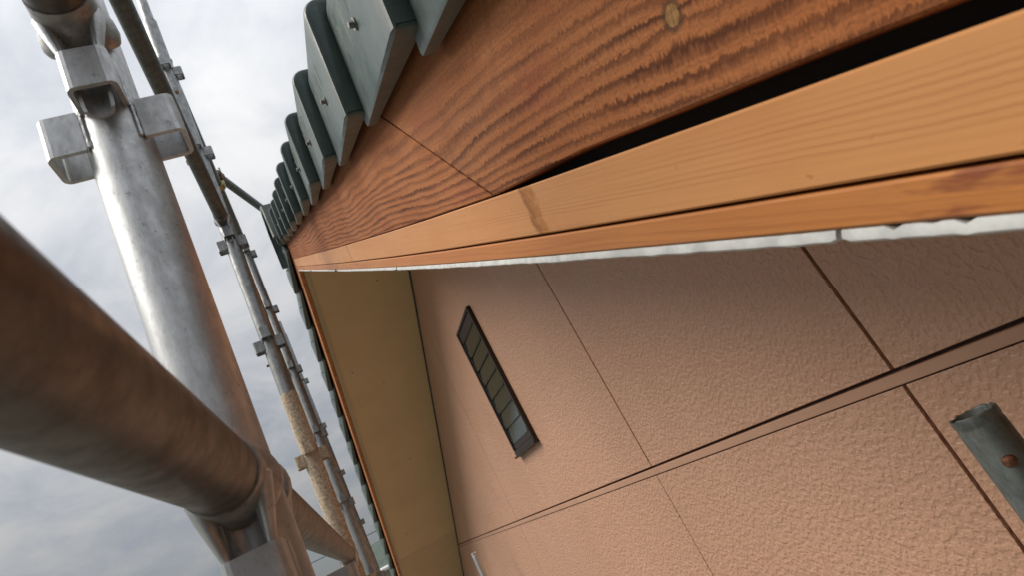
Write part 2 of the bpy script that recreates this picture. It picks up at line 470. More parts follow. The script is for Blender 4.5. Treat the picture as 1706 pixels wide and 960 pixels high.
edge_piece(1.136, 2.0, rag=.6)
edge_piece(2.05, 2.9, rag=.6)
edge_piece(2.93, send(TB) - .002, rag=.6)

# soffits
def soff(name, pts, mat, th=.0085):
    lo_ = [Vector(p) for p in pts]; n = len(lo_)
    nrm = (lo_[1] - lo_[0]).cross(lo_[2] - lo_[0]).normalized()
    if nrm.z < 0: nrm = -nrm
    v = [tuple(p) for p in lo_] + [tuple(p + nrm * th) for p in lo_]
    f = [tuple(range(n)), tuple(range(2 * n - 1, n - 1, -1))] + [(i, (i + 1) % n, n + (i + 1) % n, n + i) for i in range(n)]
    return part(name, mesh(name, (v, f), mat), house)
X_IN = XB + .0255
def ynear_quad(ya, yb, zf, x0, x1): return [(x0, ya, zf(ya)), (x1, ya, zf(ya)), (x1, yb, zf(yb)), (x0, yb, zf(yb))]
soff('soffit', ynear_quad(Y0, YA - .002, znear, XB + .052, XW + .02), M_SOF)
sf = soff('soffit', ynear_quad(YA + .004, 6.44, zfar, X_IN, XW + .02), M_SOF)
soff('soffit', ynear_quad(6.442, Y1, lambda y: zfar(y) + .001, X_IN, XW + .02), M_SOFV)
tr = soff('soffit_trim', ynear_quad(YA + .01, Y1, lambda y: zfar(y) - .0042, X_IN - .001, X_IN + .022), plain('soffit_trim_paint', (.44, .37, .24), .6, 0, .04, 4), .004)
for (x, y) in ((.665, 3.497), (.605, 5.179), (.418, 6.117), (.36, 4.111), (.55, 4.3)):
    z = zfar(y)
    part('nail', mesh('nail', tube((x, y, z - .0012), (x, y, z + .004), .006, n=10), M_RUST), sf)
# black trim where the far soffit meets the wall
def trimq(y): return zfar(y)
part('corner_trim', mesh('corner_trim', loft([[(XW - .009, y, zfar(y) - .0005), (XW - .009, y, zfar(y) - .010), (XW + .004, y, zfar(y) - .016), (XW + .004, y, zfar(y) - .0005)] for y in (YA + .02, Y1 - .55)]), M_TRIMK), house)
part('corner_trim', mesh('corner_trim', loft([[(XW - .009, y, znear(y) - .0005), (XW - .009, y, znear(y) - .010), (XW + .004, y, znear(y) - .016), (XW + .004, y, znear(y) - .0005)] for y in (Y0 + .55, YA)]), M_TRIMK), house)

# roof slab, covering of stepped courses (its top is out of sight from the scaffold)
XR1 = 8.6
def slab(f_, s0, s1, t0, t1, x0, x1, sgn, ap):
    r = [[(s0, sgn * x0, t0), (s0, sgn * x0, t1), (s0, sgn * x1, t1), (s0, sgn * x1, t0)], [(s1(t0), sgn * x0, t0), (s1(t1), sgn * x0, t1), (s1(t1), sgn * x1, t1), (s1(t0), sgn * x1, t0)]]
    return loft(r)
part('roof', mesh('roof', slab(FN, S_EAVE - .02, lambda t: send(t) - .002, .2, .262, XB + .052, XR1, -1, 0), M_DARK), house, FN)
part('roof', mesh('roof', slab(FF, fe - .02, lambda t: send(t, True) - .002, .2, .262, XB + .052, XR1, 1, 0), M_DARK), house, FF)
def courses(far):
    sg = 1 if far else -1; vs_, fs_ = [], []; k = 0
    s = (fe if far else S_EAVE) - .04
    while s < 3.6:
        a = ([(s, sg * .42, .268), (s, sg * .42, .292), (s, sg * XR1, .292), (s, sg * XR1, .268)],
             [(min(s + .33, 3.72), sg * .42, .264), (min(s + .33, 3.72), sg * .42, .268), (min(s + .33, 3.72), sg * XR1, .268), (min(s + .33, 3.72), sg * XR1, .264)])
        v, f = loft(a); o = len(vs_); vs_ += v; fs_ += [tuple(i + o for i in q) for q in f]
        s += .31; k += 1
    return vs_, fs_
for fr in (False, True):
    o = part('roof_covering', mesh('roof_covering', courses(fr), M_TILE), house, FF if fr else FN); o['kind'] = 'stuff'

# ---- verge tiles
def tile_profile():
    th, H, Wd, r = .034, .176, .26, .026
    pr = [(.0035, 0), (0, .0035), (0, H - r)]
    for i in range(1, 6):
        a = math.pi - i * math.pi / 2 / 5
        pr.append((r + r * math.cos(a), H - r + r * math.sin(a)))
    pr += [(Wd, H), (Wd, H - .021), (th + .008, H - .021), (th, H - .03), (th, .0035), (th - .0035, 0)]
    return pr
def inset(poly, dlt):
    n = len(poly); res = []
    for i in range(n):
        p0, p1, p2 = Vector(poly[i - 1]), Vector(poly[i]), Vector(poly[(i + 1) % n])
        a, b = (p1 - p0).normalized(), (p2 - p1).normalized()
        na, nb = Vector((a.y, -a.x)), Vector((b.y, -b.x))
        mm = (na + nb); mm = mm / max(.3, mm.length_squared / 2)
        res.append(tuple(p1 + mm * dlt))
    return res
def tile_mesh(name, far, scale=1.0):
    pr = tile_profile(); ins = inset(pr, .0075)
    Lr = .335
    def ring(poly, s):
        q = s / Lr
        # the front edge leans, the tile narrows and drops towards its head
        return [(s + (.19 * t) * (1 - .6 * q), o + q * (.030 - .018 * max(0, min(1, o / .034))), t - .020 * q) for o, t in poly]
    rings = [ring(ins, -.0015), ring(inset(pr, .003), .0005), ring(pr, .0075)] + [ring(pr, .0055 + (Lr - .0055) * k / 4) for k in range(1, 5)]
    v, f = loft(rings)
    fl = 1 if far else -1
    vs_ = list(v); fs_ = list(f)
    # raised ribs on the outer face
    for s0, t_lo, t_hi, wd in ((.105, .080, .118, .0045), (.150, .086, .118, .0045), (.205, .062, .118, .005), (.262, .078, .118, .0045)):
        base = len(vs_)
        for (ds, t, pr_) in ((-wd, t_hi, 0), (wd, t_hi, 0), (0, t_hi, .0034), (-wd * .5, t_lo, 0), (wd * .5, t_lo, 0), (0, t_lo + .006, .0018)):
            s = s0 + ds; q = s / Lr
            vs_.append((s + .19 * t * (1 - .6 * q), .030 * q - pr_ + .0006, t - .020 * q))
        fs_ += [tuple(base + i for i in q) for q in ((0, 2, 5, 3), (2, 1, 4, 5), (3, 5, 4), (0, 1, 2))]
    vs_ = [(s, o * fl, t) for s, o, t in vs_]
    me = mesh(name, (vs_, fs_), M_TILE, True)
    return me
def screw_mesh(far):
    fl = 1 if far else -1
    v, f = join(tube((0, fl * .002, 0), (0, fl * -.0025, 0), .0072, n=14), tube((0, fl * -.002, 0), (0, fl * -.0085, 0), .0046, .0040, n=6))
    return mesh('screw', (v, f), M_BOLT)
TN, TF, SCN, SCF = tile_mesh('verge_tile', False), tile_mesh('verge_tile', True), screw_mesh(False), screw_mesh(True)
XT = .185
def jig(a): return (random.random() - .5) * a
k = 0
for i in range(-8, 11):
    s = .556 + .3095 * i; t = .167 - .0052 * max(0, i) + (0 if i >= 0 else 0)
    M = FN @ Matrix.Translation((s + jig(.004), -XT + jig(.003), t)) @ Matrix.Rotation(jig(.012), 4, 'X') @ Matrix.Rotation(jig(.01), 4, 'Y')
    o = part('verge_tile', TN, house, M)
    q = .15 / .335
    part('screw', SCN, o, M @ Matrix.Translation((.15, -.0275 * q, .062)))
for i in range(0, 19):
    s = 3.42 - .3095 * i
    if s < fe - .1: break
    M = FF @ Matrix.Translation((s + jig(.004), XT + jig(.003), .100)) @ Matrix.Rotation(jig(.012), 4, 'X') @ Matrix.Rotation(jig(.01), 4, 'Y')
    o = part('verge_tile', TF, house, M)
    part('screw', SCF, o, M @ Matrix.Translation((.15, .0275 * .15 / .335, .062)))
# ridge: end tile with two flaps, then capping running back along the ridge
def ridge_end():
    zt = zA + .415
    out_, inn = [(-.20, -.26), (-.17, -.03), (-.05, .035), (0, .045), (.05, .035), (.17, -.03), (.20, -.26)], [(.175, -.26), (.148, -.04), (0, .018), (-.148, -.04), (-.175, -.26)]
    prof = out_ + inn
    return loft([[(x, YA + a * sc, zt + b) for a, b in prof] for x, sc in ((.170, .97), (.176, 1.0), (.45, .93))])
part('ridge_tile', mesh('ridge_tile', ridge_end(), M_TILE, False), house)
rc = [(YA + .15 * math.cos(a), zA + .36 + .11 * math.sin(a)) for a in [math.pi * i / 10 for i in range(11)]]
for i in range(26):
    x0 = .44 + i * .312
    part('ridge_tile', mesh('ridge_tile', loft([[(x0, y, z) for y, z in rc], [(x0 + .33, YA + (y - YA) * .92, z - .008) for y, z in rc]]), M_TILE), house)

def jig(a): return (random.random() - .5) * a
# ---- gable wall: backing with separate siding panels
def ztop(y): return min(znear(y), zfar(y)) + .003
YW0, YW1 = Y0 + .55, Y1 - .55
back = prism([(YW0, -ZC + .0), (YW1, -ZC + .0), (YW1, ztop(YW1)), (YA, ztop(YA)), (YW0, ztop(YW0))], XW + .0215, XW + .16, lambda a, b, e: (e, a, b))
wall = part('wall', mesh('wall', back, M_SEAL), house)
SP, SY = 1.0017, .8333
seams = [YW0] + [SY + SP * i for i in range(-2, 9) if YW0 + .1 < SY + SP * i < YW1 - .1] + [YW1]
ZB1, ZB0 = -.1045, -.1345                    # belt moulding zone
rows = [(ZB1 + .0, None), (-3.05, ZB0), (-5.45, -3.09)]
def clip(poly, fn):
    res = []
    for i in range(len(poly)):
        p, q = poly[i - 1], poly[i]; fp, fq = fn(p), fn(q)
        if (fp >= 0) != (fq >= 0):
            u = fp / (fp - fq); res.append((p[0] + (q[0] - p[0]) * u, p[1] + (q[1] - p[1]) * u))
        if fq >= 0: res.append(q)
    return res
WIN = (2.735, 3.132, .186, .918)
for a, b in zip(seams, seams[1:]):
    for zlo, zhi in rows:
        ga, gb = [(.0042 if v < 1.3 else (.0030 if v < 2.2 else .0013)) * (1.0 if (zhi is None or v < 1.3) else .4) for v in (a, b)]
        ya, yb = a + ga, b - gb
        poly = [(ya, zlo), (yb, zlo), (yb, 5.0 if zhi is None else zhi), (ya, 5.0 if zhi is None else zhi)]
        for zf in (znear, zfar):
            poly = clip(poly, lambda q, zf=zf: zf(q[0]) + .002 - q[1])
        if len(poly) < 3: continue
        bm = bmesh.new(); jx = jig(.0012)
        f0 = bm.faces.new([bm.verts.new((XW + jx, y, z)) for y, z in poly])
        r = bmesh.ops.extrude_face_region(bm, geom=[f0])
        bmesh.ops.translate(bm, verts=[v for v in r['geom'] if isinstance(v, bmesh.types.BMVert)], vec=(.0205 - jx, 0, 0))
        fr = [e for e in bm.edges if all(abs(v.co.x - XW - jx) < 1e-6 for v in e.verts)]
        bmesh.ops.bevel(bm, geom=fr, offset=.0018, segments=2, affect='EDGES', profile=.6)
        part('wall_panel', mesh('wall_panel', bm, M_STUC), wall)
# belt moulding pieces
for a, b in ((-.07, 3.388), (3.3895, 6.83)):
    part('belt_moulding', mesh('belt_moulding', bevbox(XW - .004, XW + .0212, a, b, -.1318, -.1115, .0016), M_BAND), house)
for a, b in ((YW0, 3.0), (3.002, YW1)):
    part('belt_moulding', mesh('belt_moulding', bevbox(XW - .004, XW + .0212, a, b, -3.088, -3.06, .0016), M_BAND), house)
part('foundation', mesh('foundation', boxvf(XW + .03, 8.0, YW0 + .01, YW1 - .01, -ZC - .02, -5.455), plain('foundation_render', (.32, .31, .29), .9)), house)
# remaining walls so that the house is a closed body
for nm, vf in (('wall', boxvf(XW + .17, 8.0, YW0, YW0 + .15, -5.45, ztop(YW0) - .05)), ('wall', boxvf(XW + .17, 8.0, YW1 - .15, YW1, -5.45, ztop(YW1) - .05)),
               ('wall', prism([(YW0 + .16, -5.45), (YW1 - .16, -5.45), (YW1 - .16, ztop(YW1 - .16)), (YA, ztop(YA)), (YW0 + .16, ztop(YW0 + .16))], 7.85, 8.0, lambda a, b, e: (e, a, b)))):
    part(nm, mesh(nm, vf, M_STUC), house)
for y, zf in ((Y0, znear), (Y1, zfar)):
    part('eaves_fascia', mesh('eaves_fascia', boxvf(XB + .055, XR1, y - .012, y + .012, zf(y) - .01, zf(y) + .29), M_W3), house)

# ---- louvre window
y0, y1, z0, z1 = WIN
win = part('window', mesh('window', boxvf(XW + .012, XW + .020, y0 + .02, y1 - .02, z0 + .02, z1 - .02), M_ROOM), house, label='narrow bronze louvre window with seven glass slats')
xf = XW - .022
def bar(nm, ya, yb, za, zb, x0, x1, b=.0022):
    return part(nm, mesh(nm, bevbox(x0, x1, ya, yb, za, zb, b), M_BRONZE), win)
bar('frame', y0, y1, z1 - .016, z1, xf, XW + .004)
bar('frame', y0, y1, z0 + .004, z0 + .03, xf, XW + .004)
bar('frame', y0, y0 + .016, z0 + .031, z1 - .017, xf, XW + .004)
bar('frame', y1 - .016, y1, z0 + .031, z1 - .017, xf, XW + .004)
bar('frame', y0 + .017, y1 - .017, z1 - .075, z1 - .0165, xf + .007, XW + .004)
bar('frame', y0 + .017, y1 - .017, z0 + .0305, z0 + .062, xf + .007, XW + .004)
bar('frame', y0 + .017, y0 + .034, z0 + .063, z1 - .076, xf + .007, XW + .004)
bar('frame', y1 - .034, y1 - .017, z0 + .063, z1 - .076, xf + .007, XW + .004)
bar('window_sill', y0 - .008, y1 + .008, z0 - .006, z0 + .0035, xf - .010, XW + .004)
za, zb = z0 + .066, z1 - .080
pitch = (zb - za) / 7
sl = None
for i in range(7):
    zc0 = za + pitch * i - .004; zc1 = za + pitch * (i + 1) + .010
    xa, xb_ = xf + .006, xf + .0135         # foot out, head in
    v, f = prism([(xa, zc0), (xa + .0045, zc0 + .0012), (xb_ + .0045, zc1), (xb_, zc1 - .001)], y0 + .040, y1 - .040, lambda a, b, e: (a, e, b))
    part('louvre_slat', mesh('louvre_slat', (v, f), M_GLASS), win)
    for yy, sg in ((y0 + .0355, 1), (y1 - .0355, -1)):
        part('slat_holder', mesh('slat_holder', prism([(xa - .003, zc0 - .002), (xa + .008, zc0 - .002), (xa + .017, zc0 + pitch * .5), (xa + .004, zc0 + pitch * .5)], yy - .003, yy + .003, lambda a, b, e: (a, e, b)), M_BRONZE), win)

# ------------------------------------------------------------------ scaffolding
RP = .0243
POSTS = [(-.082, -1.07, 0.0), (-.055, .444, 0.0), (-.0385, 1.97, .0135), (.006, 3.46, .006), (.045, 4.96, .004)]
PIT, PZ0 = .395, .402
def pocket_mesh(mat):
    # strap bent to three sides of a square, open above and below; local: +X away from the post, origin on its axis
    w2, r1, r0, h, th = .0172, RP + .0245, RP - .004, .0375, .0036
    outer = [(r0, -w2), (r1 - .006, -w2)] + [(r1 - .006 + .006 * math.sin(a), -w2 + .006 - .006 * math.cos(a)) for a in (.5, 1.07, 1.57)]
    outer += [(x, -y) for x, y in reversed(outer)]
    inner = [(r0, -w2 + th), (r1 - .006, -w2 + th)] + [(r1 - .006 + (.006 - th) * math.sin(a), -w2 + .006 - (.006 - th) * math.cos(a)) for a in (.5, 1.07, 1.57)]
    inner += [(x, -y) for x, y in reversed(inner)]
    ring = outer + inner[::-1]
    b = .0008
    v, f = loft([[(x, y, 0) for x, y in ring], [(x, y, h) for x, y in ring]])
    n = len(outer); N = len(ring)
    f = [q for q in f if len(q) == 4]
    for base, flip in ((0, 1), (N, 0)):
        for i in range(n - 1): f.append((base + i, base + i + 1, base + N - 2 - i, base + N - 1 - i))
    for sg in (-1, 1):
        rg = []
        for q in range(9):
            zz_ = .001 + (h - .002) * q / 8; rr_ = .0019 + .0003 * math.sin(q * 2.3)
            rg.append([(RP * .62 + .0028 + rr_ * math.cos(a_), sg * (w2 + .0002) + rr_ * .8 * math.sin(a_), zz_) for a_ in [6.283 * j / 8 for j in range(8)]])
        v, f = join((v, f), loft(rg))
    return mesh('wedge_pocket', (v, f), mat)
PK, PK2, PKC = pocket_mesh(M_GALV), pocket_mesh(M_GALV2), pocket_mesh(M_CRUST)
def scaffold_post(i, label, top, mat, pk):
    x, y, ln = POSTS[i]
    th = thing('scaffold_post', label, 'scaffold post', (x, y, -ZC), 'scaffold posts along the gable')
    def ax(z): return x + ln * z
    zt = top
    prof = []
    def ringz(z, r): return [(ax(z) + r * math.cos(2 * math.pi * j / 32), y + r * math.sin(2 * math.pi * j / 32), z) for j in range(32)]
    part('tube', mesh('tube', loft([ringz(-ZC + .006, RP), ringz(-2, RP), ringz(-.5, RP), ringz(.5, RP), ringz(zt - .002, RP), ringz(zt, RP - .0015)]), mat, True), th)
    part('spigot', mesh('spigot', loft([ringz(zt, .019), ringz(zt + .115, .019), ringz(zt + .122, .0165)]), mat, True), th)
    part('base_plate', mesh('base_plate', boxvf(x - .07, x + .07, y - .07, y + .07, -ZC + .0005, -ZC + .0075), M_GALV2), th)
    z = PZ0 - 15 * PIT
    while z < zt - .1:
        if z > -ZC + .1:
            for a, dzz in ((-90, 0), (90, 0), (0, -.030), (180, -.030)):
                me = pk
                if i == 2 and z < .55: me = PKC
                part('wedge_pocket', me, th, T(ax(z), y, z + dzz) @ Matrix.Rotation(math.radians(a + jig(3)), 4, 'Z'))
        z += PIT
    return th
scaffold_post(0, 'galvanised scaffold post behind the lens, carrying the thick blurred rail', 2.25, M_GALV2, PK2)
p1 = scaffold_post(1, 'thick bright galvanised scaffold post in the foreground with empty wedge pockets', 2.25, M_GALV, PK)
p2 = scaffold_post(2, 'scaffold post with a spigot top above and beige mortar crust below', 2.255, M_GALV2, PK2)
scaffold_post(3, 'slim grey scaffold post just behind the mortar-crusted one', 2.12, M_GALV2, PK2)
scaffold_post(4, 'farthest scaffold post, thin and half hidden, nearest the tiled far slope', 2.02, M_GALV2, PK2)
# mortar crust on post 2
x, y, ln = POSTS[2]
rs = []
NZ, NA = 150, 30
for kz in range(NZ + 1):
    z = .615 - 1.9 * kz / NZ
    ring = []
    for j in range(NA):
        a = 2 * math.pi * j / NA
        rr = RP + .0009 + .0024 * max(0, mnoise.noise((math.cos(a) * 2.2, math.sin(a) * 2.2, z * 60)) + .25) * (min(1, kz / 30) * .8 + .2)
        if kz == 0: rr = RP - .001; 
        ring.append((x + ln * z + rr * math.cos(a), y + rr * math.sin(a), z + (.006 * mnoise.noise((a * 2, 1, 0)) if kz < 2 else 0)))
    rs.append(ring)
part('mortar_crust', mesh('mortar_crust', loft(rs), M_CRUST, True), p2)
# deck under the photographer, unseen; added to cut ground bounce near the lens
for i_, (xa_, xb__, lb_) in enumerate(((.03, .27, 'outer steel scaffold plank of the unseen deck added under the lens'), (.29, .53, 'inner steel scaffold plank of the unseen deck added under the lens'))):
    pl_ = thing('scaffold_plank', lb_, 'plank', ((xa_ + xb__) / 2, .45, -1.62), 'scaffold planks of the deck')
    part('plank_top', mesh('plank_top', bevbox(xa_, xb__, -1.05, 1.95, -1.62, -1.582, .004), M_GALV2), pl_)
    for e_ in (-1.05, 1.95):
        part('hook', mesh('hook', bevbox(xa_ + .02, xa_ + .06, e_ - .05, e_ + .05, -1.66, -1.621, .004), M_GALV2), pl_)
        part('hook', mesh('hook', bevbox(xb__ - .06, xb__ - .02, e_ - .05, e_ + .05, -1.66, -1.621, .004), M_GALV2), pl_)
# small marks: rivet and stub pins
part('rivet', mesh('rivet', tube((-.0385 + .0135 * 1.86 + .004, 1.97 - RP + .002, 1.86), (-.0385 + .0135 * 1.86 + .004, 1.97 - RP - .003, 1.86), .0068, n=12), M_RUST), p2)
part('rivet', mesh('rivet', tube((x - RP + .002 + .0085, y - .0, .72), (x - RP - .006 + .0085, y, .72), .004, n=10), M_RUST), p2)

RR = .0216
M_RAILF = galv('worn_fitting', (.40, .395, .385), (.25, .245, .24), .34, .52, .12, 1.0)
def rail(i, j, kk, label, mat, group=True):
    (xa, ya, la), (xb_, yb, lb) = POSTS[i], POSTS[j]
    zp = PZ0 + kk * PIT
    zr = zp + .083
    A = Vector((xa + la * zp, ya, zr)); B = Vector((xb_ + lb * zp, yb, zr))
    th = thing('scaffold_rail', label, 'scaffold rail', tuple((A + B) / 2), 'scaffold rails')
    dr = (B - A).normalized()
    a, b = A + dr * (RP + .030), B - dr * (RP + .030)
    part('tube', mesh('tube', tube(a, b, RR, n=32, seg=8), mat, True), th)
    for P0, sgn in ((A, 1), (B, -1)):
        dd = dr * sgn; side = Vector((dd.y, -dd.x, 0)); upv = Vector((0, 0, 1))
        # pressed end: the pipe is swaged into a saddle that hugs the post
        rings = []
        for dist, wx, hz, dz_ in ((.060, RR + .0014, RR + .0014, 0), (.052, RR + .0018, RR + .0018, 0), (.044, .0250, .0245, -.001), (.036, .0285, .0262, -.003), (.030, .0290, .0250, -.005), (.0245, .0275, .021, -.006)):
            c0 = P0 + dd * dist + upv * dz_
            rings.append([tuple(c0 + side * wx * math.cos(2 * math.pi * q / 28) + upv * hz * math.sin(2 * math.pi * q / 28)
                          - dd * (.012 * abs(math.cos(2 * math.pi * q / 28)) ** 2 if dist < .046 else 0)) for q in range(28)])
        part('end_fitting', mesh('end_fitting', loft(rings), M_GALV2 if mat is not M_RAIL else M_RAILF, True), th)
        # half-round wedge that drops through the pocket
        pc = P0 + dd * (RP + .0125)
        n = 12; rg = []
        for zz_, sc in ((zr - .008, 1.0), (zr - .045, 1.0), (zp + .0, .9), (zp - .012, .86), (zp - .017, .80)):
            ro, ri = .0128 * sc, .0098 * sc
            outr = [(ro * math.cos(math.pi * q / n), -ro * math.sin(math.pi * q / n)) for q in range(n + 1)]
            innr = [(ri * math.cos(math.pi * q / n), -ri * math.sin(math.pi * q / n)) for q in range(n, -1, -1)]
            rg.append([tuple(Vector((pc.x, pc.y, zz_)) + side * u + dd * (v_ + .004)) for u, v_ in outr + innr])
        v, f = loft(rg, False); N = 2 * (n + 1)
        for base in (0, 4 * N):
            for q in range(n): f.append((base + q, base + q + 1, base + N - 2 - q, base + N - 1 - q))
        part('wedge', mesh('wedge', (v, f), M_GALV, True), th)
        # lips on both sides of the slot
        for sg in (-1, 1):
            c_ = P0 + dd * (RP + .017) + side * sg * .0150
            rg = []
            for zz_, sc, dx_ in ((zp + .030, .4, -.003), (zp + .040, .6, -.002), (zp + .052, .85, .0), (zp + .064, 1.1, .002), (zp + .076, 1.2, .004), (zp + .082, .6, .004)):
                rg.append([tuple(Vector((c_.x, c_.y, zz_)) + side * sg * (dx_ + .0052 * sc * math.cos(2 * math.pi * q / 14)) + dd * .0068 * sc * math.sin(2 * math.pi * q / 14)) for q in range(14)])
            part('lip', mesh('lip', loft(rg), M_GALV, True), th)
    return th
rail(0, 1, -1, 'thick blurred brown scaffold rail sweeping in from the left edge to the near post', M_RAIL)
rail(1, 2, -1, 'brown scaffold rail running on from the near post to the mortar-crusted post', M_RAIL)
rail(0, 1, 0, 'scaffold rail wedged into the top pocket of the near post', M_RAIL)
rail(1, 2, 2, 'long dark rail slanting down beside the near post from the top edge', M_RAIL2)
r4 = rail(2, 3, 4, 'thin dark rail high behind the spigot-topped post, with a tie clamp on it', M_GREEN)

# tie pipe with its clamp, running over the ridge
c0 = Vector((.022, 2.84, PZ0 + 4 * PIT + .083 + .052)); c1 = Vector((.172, 3.30, 2.185)); dv = (c1 - c0).normalized()
tie = thing('tie_pipe', 'short green-grey tie pipe clamped to the high rail and reaching over the ridge', 'pipe', tuple(c0))
part('tube', mesh('tube', tube(c0 - dv * .05, c1 + dv * .42, RR, n=20), M_GREEN, True), tie)
cl_ = part('clamp', mesh('clamp', join(tube(c0 - dv * .02, c0 + dv * .02, RR + .006, n=16), boxvf(c0.x - .03, c0.x + .022, c0.y - .022, c0.y + .022, c0.z - .046, c0.z - .018)), M_RUST), tie)
part('clamp_band', mesh('clamp_band', tube((c0.x - .007, c0.y - .022, c0.z - .052), (c0.x - .007, c0.y + .022, c0.z - .052), RR + .005, n=16), plain('brassy_clamp', (.42, .36, .16), .4, .8)), tie)
for u in (-.016, .016):
    part('bolt', mesh('bolt', tube((c0.x + .018, c0.y + u, c0.z - .03), (c0.x + .018, c0.y + u, c0.z + .036), .005, n=8), M_BOLT), cl_)

# inner row of posts: only their open tops reach into view
def stub(x, y, zt, r, label, mat, rivet=None):
    th = thing('inner_scaffold_post', label, 'scaffold post', (x, y, -ZC), 'inner scaffold posts under the eaves')
    n = 36
    def rg(z, rr, jagz=0): return [(x + rr * math.cos(2 * math.pi * q / n), y + rr * math.sin(2 * math.pi * q / n), z + jagz * mnoise.noise((math.cos(q * .5) * 2, q * .37, 3))) for q in range(n)]
    rings = [rg(-ZC + .006, r), rg(zt - .05, r), rg(zt - .016, r), rg(zt - .014, r - .0006), rg(zt - .0105, r - .0006), rg(zt - .009, r + .0002), rg(zt - .001, r, .0032), rg(zt, r - .001, .0038), rg(zt - .0005, r - .003, .0038), rg(zt - .002, r - .0036), rg(zt - .25, r - .0036), rg(zt - .3, .004)]
    part('tube', mesh('tube', loft(rings), mat, True), th)
    part('base_plate', mesh('base_plate', boxvf(x - .07, x + .07, y - .07, y + .07, -ZC + .0005, -ZC + .0075), M_GALV2), th)
    part('sleeve', mesh('sleeve', loft([rg(zt - .42, r + .0001), rg(zt - .42, r + .006), rg(zt - .2, r + .006), rg(zt - .198, r + .0001)]), mat, True), th) if rivet is None else None
    z = zt - .62
    while z > -ZC + .2:
        for a in (0, 90, 180, 270):
            part('wedge_pocket', PK2, th, T(x, y, z) @ Matrix.Rotation(math.radians(a), 4, 'Z'))
        z -= PIT
    if rivet:
        a, dz_ = rivet
        dirv = Vector((math.cos(a), math.sin(a), 0)); p_ = Vector((x, y, zt - dz_))
        v, f = join(tube(p_ + dirv * (r - .003), p_ + dirv * (r + .0025), .0078, .0060, n=16), tube(p_ + dirv * (r + .0024), p_ + dirv * (r + .0042), .0060, .003, n=16))
        part('rivet', mesh('rivet', (v, f), M_RUST, True), th)
    return th
stub(.628, .541, -.146, RP, 'open weathered pipe end with a rusty rivet, at the right edge before the wall', M_GREEN, rivet=(math.radians(223), .052))
stub(.658, 4.482, -.166, .0205, 'small pale pipe end standing by the far soffit at the bottom edge', M_GALV)

# ------------------------------------------------------------------ surroundings
def struct(o, kind='structure'): o['kind'] = kind; return o
def ground_mat():
    g = G('gravel_yard'); p = g.pos()
    a = g.noise(p, .35, 4, .6); b = g.noise(p, 30.0, 3, .6)
    cc = g.mix(a.step(.4, .65), (.17, .16, .145), (.07, .085, .04)); cc = g.mix(b.step(.5, .7) * .4, cc, (.23, .215, .2))
    g.set('Base Color', cc); g.set('Roughness', .95); g.bump(b, .5, .02)
    return g.m
gv = [(-1500, -1500, -ZC), (1500, -1500, -ZC), (1500, 1500, -ZC), (-1500, 1500, -ZC)]
struct(part('ground', mesh('ground', (gv, [(0, 1, 2, 3)]), ground_mat()), None))
rv = [(-200, 13, -ZC + .004), (200, 13, -ZC + .004), (200, 18, -ZC + .004), (-200, 18, -ZC + .004)]
struct(part('road', mesh('road', (rv, [(0, 1, 2, 3)]), plain('asphalt', (.055, .055, .056), .9, 0, .15, 8, .003)), None))

# neighbour across the road
nb = thing('neighbour_house', 'far neighbouring house with a white gutter under a dark roof', 'house', (5.4, 30, -ZC))
NX0, NX1, NY0, NY1, NE = -.5, 11.5, 25.0, 34.0, .12
part('wall', mesh('wall', boxvf(NX0 + .6, NX1 - .6, NY0 + .6, NY1 - .6, -ZC, NE - .05), plain('neighbour_render', (.5, .47, .42), .9)), nb)
ry = (NY0 + NY1) / 2
rf = part('roof', mesh('roof', prism([(NY0, NE), (NY1, NE), (ry, NE + 1.15)], NX0, NX1, lambda a, b, e: (e, a, b)), plain('neighbour_roof', (.05, .075, .06), .7, 0, .3, 3)), nb)
part('gutter', mesh('gutter', tube((NX0, NY0 - .07, NE - .02), (NX1, NY0 - .07, NE - .02), .075, n=14), plain('gutter_white', (.8, .8, .8), .5)), nb)
for q in range(3):
    w0 = NX0 + 1.6 + q * 3.2
    wd_ = part('window', mesh('window', boxvf(w0, w0 + 1.6, NY0 + .56, NY0 + .62, -2.3, -1.0), M_BRONZE), nb)
    part('pane', mesh('pane', boxvf(w0 + .06, w0 + 1.54, NY0 + .545, NY0 + .555, -2.24, -1.06), M_ROOM), wd_)

shade_house = thing('neighbour_house', 'added brown timber house behind the lens, unseen, shading the near side', 'house', (1.5, -10.35, -ZC))  # made-up house out of view, added to block light from behind the lens
M_CLAD = plain('dark_cladding', (.075, .055, .042), .85, 0, .25, 6)
part('wall', mesh('wall', boxvf(-6.5, 9.5, -14.5, -6.2, -ZC, .9), M_CLAD), shade_house)
part('roof', mesh('roof', prism([(-15.1, .85), (-5.6, .85), (-10.35, 3.0)], -7.1, 10.1, lambda a, b, e: (e, a, b)), plain('slate_roof', (.05, .05, .055), .7)), shade_house)
for q in range(4):
    w0 = -5.2 + q * 3.8
    wd_ = part('window', mesh('window', boxvf(w0, w0 + 1.6, -6.24, -6.17, -1.9, -.6), M_BRONZE), shade_house)
    part('pane', mesh('pane', boxvf(w0 + .06, w0 + 1.54, -6.165, -6.155, -1.84, -.66), M_ROOM), wd_)
M_BARK = plain('bark', (.09, .065, .045), .95, 0, .3, 20, .01)
def leafmat(name, c):
    g = G(name); p = g.pos(); nz = g.noise(p, 1.3, 2, .5)
    g.set('Base Color', g.mix(nz.step(.3, .7), tuple(a * .6 for a in c), tuple(a * 1.3 for a in c))); g.set('Roughness', .7)
    return g.m
LM = [leafmat('foliage_green', (.06, .09, .03)), leafmat('foliage_yellowing', (.14, .12, .03)), leafmat('foliage_dark', (.04, .06, .03))]
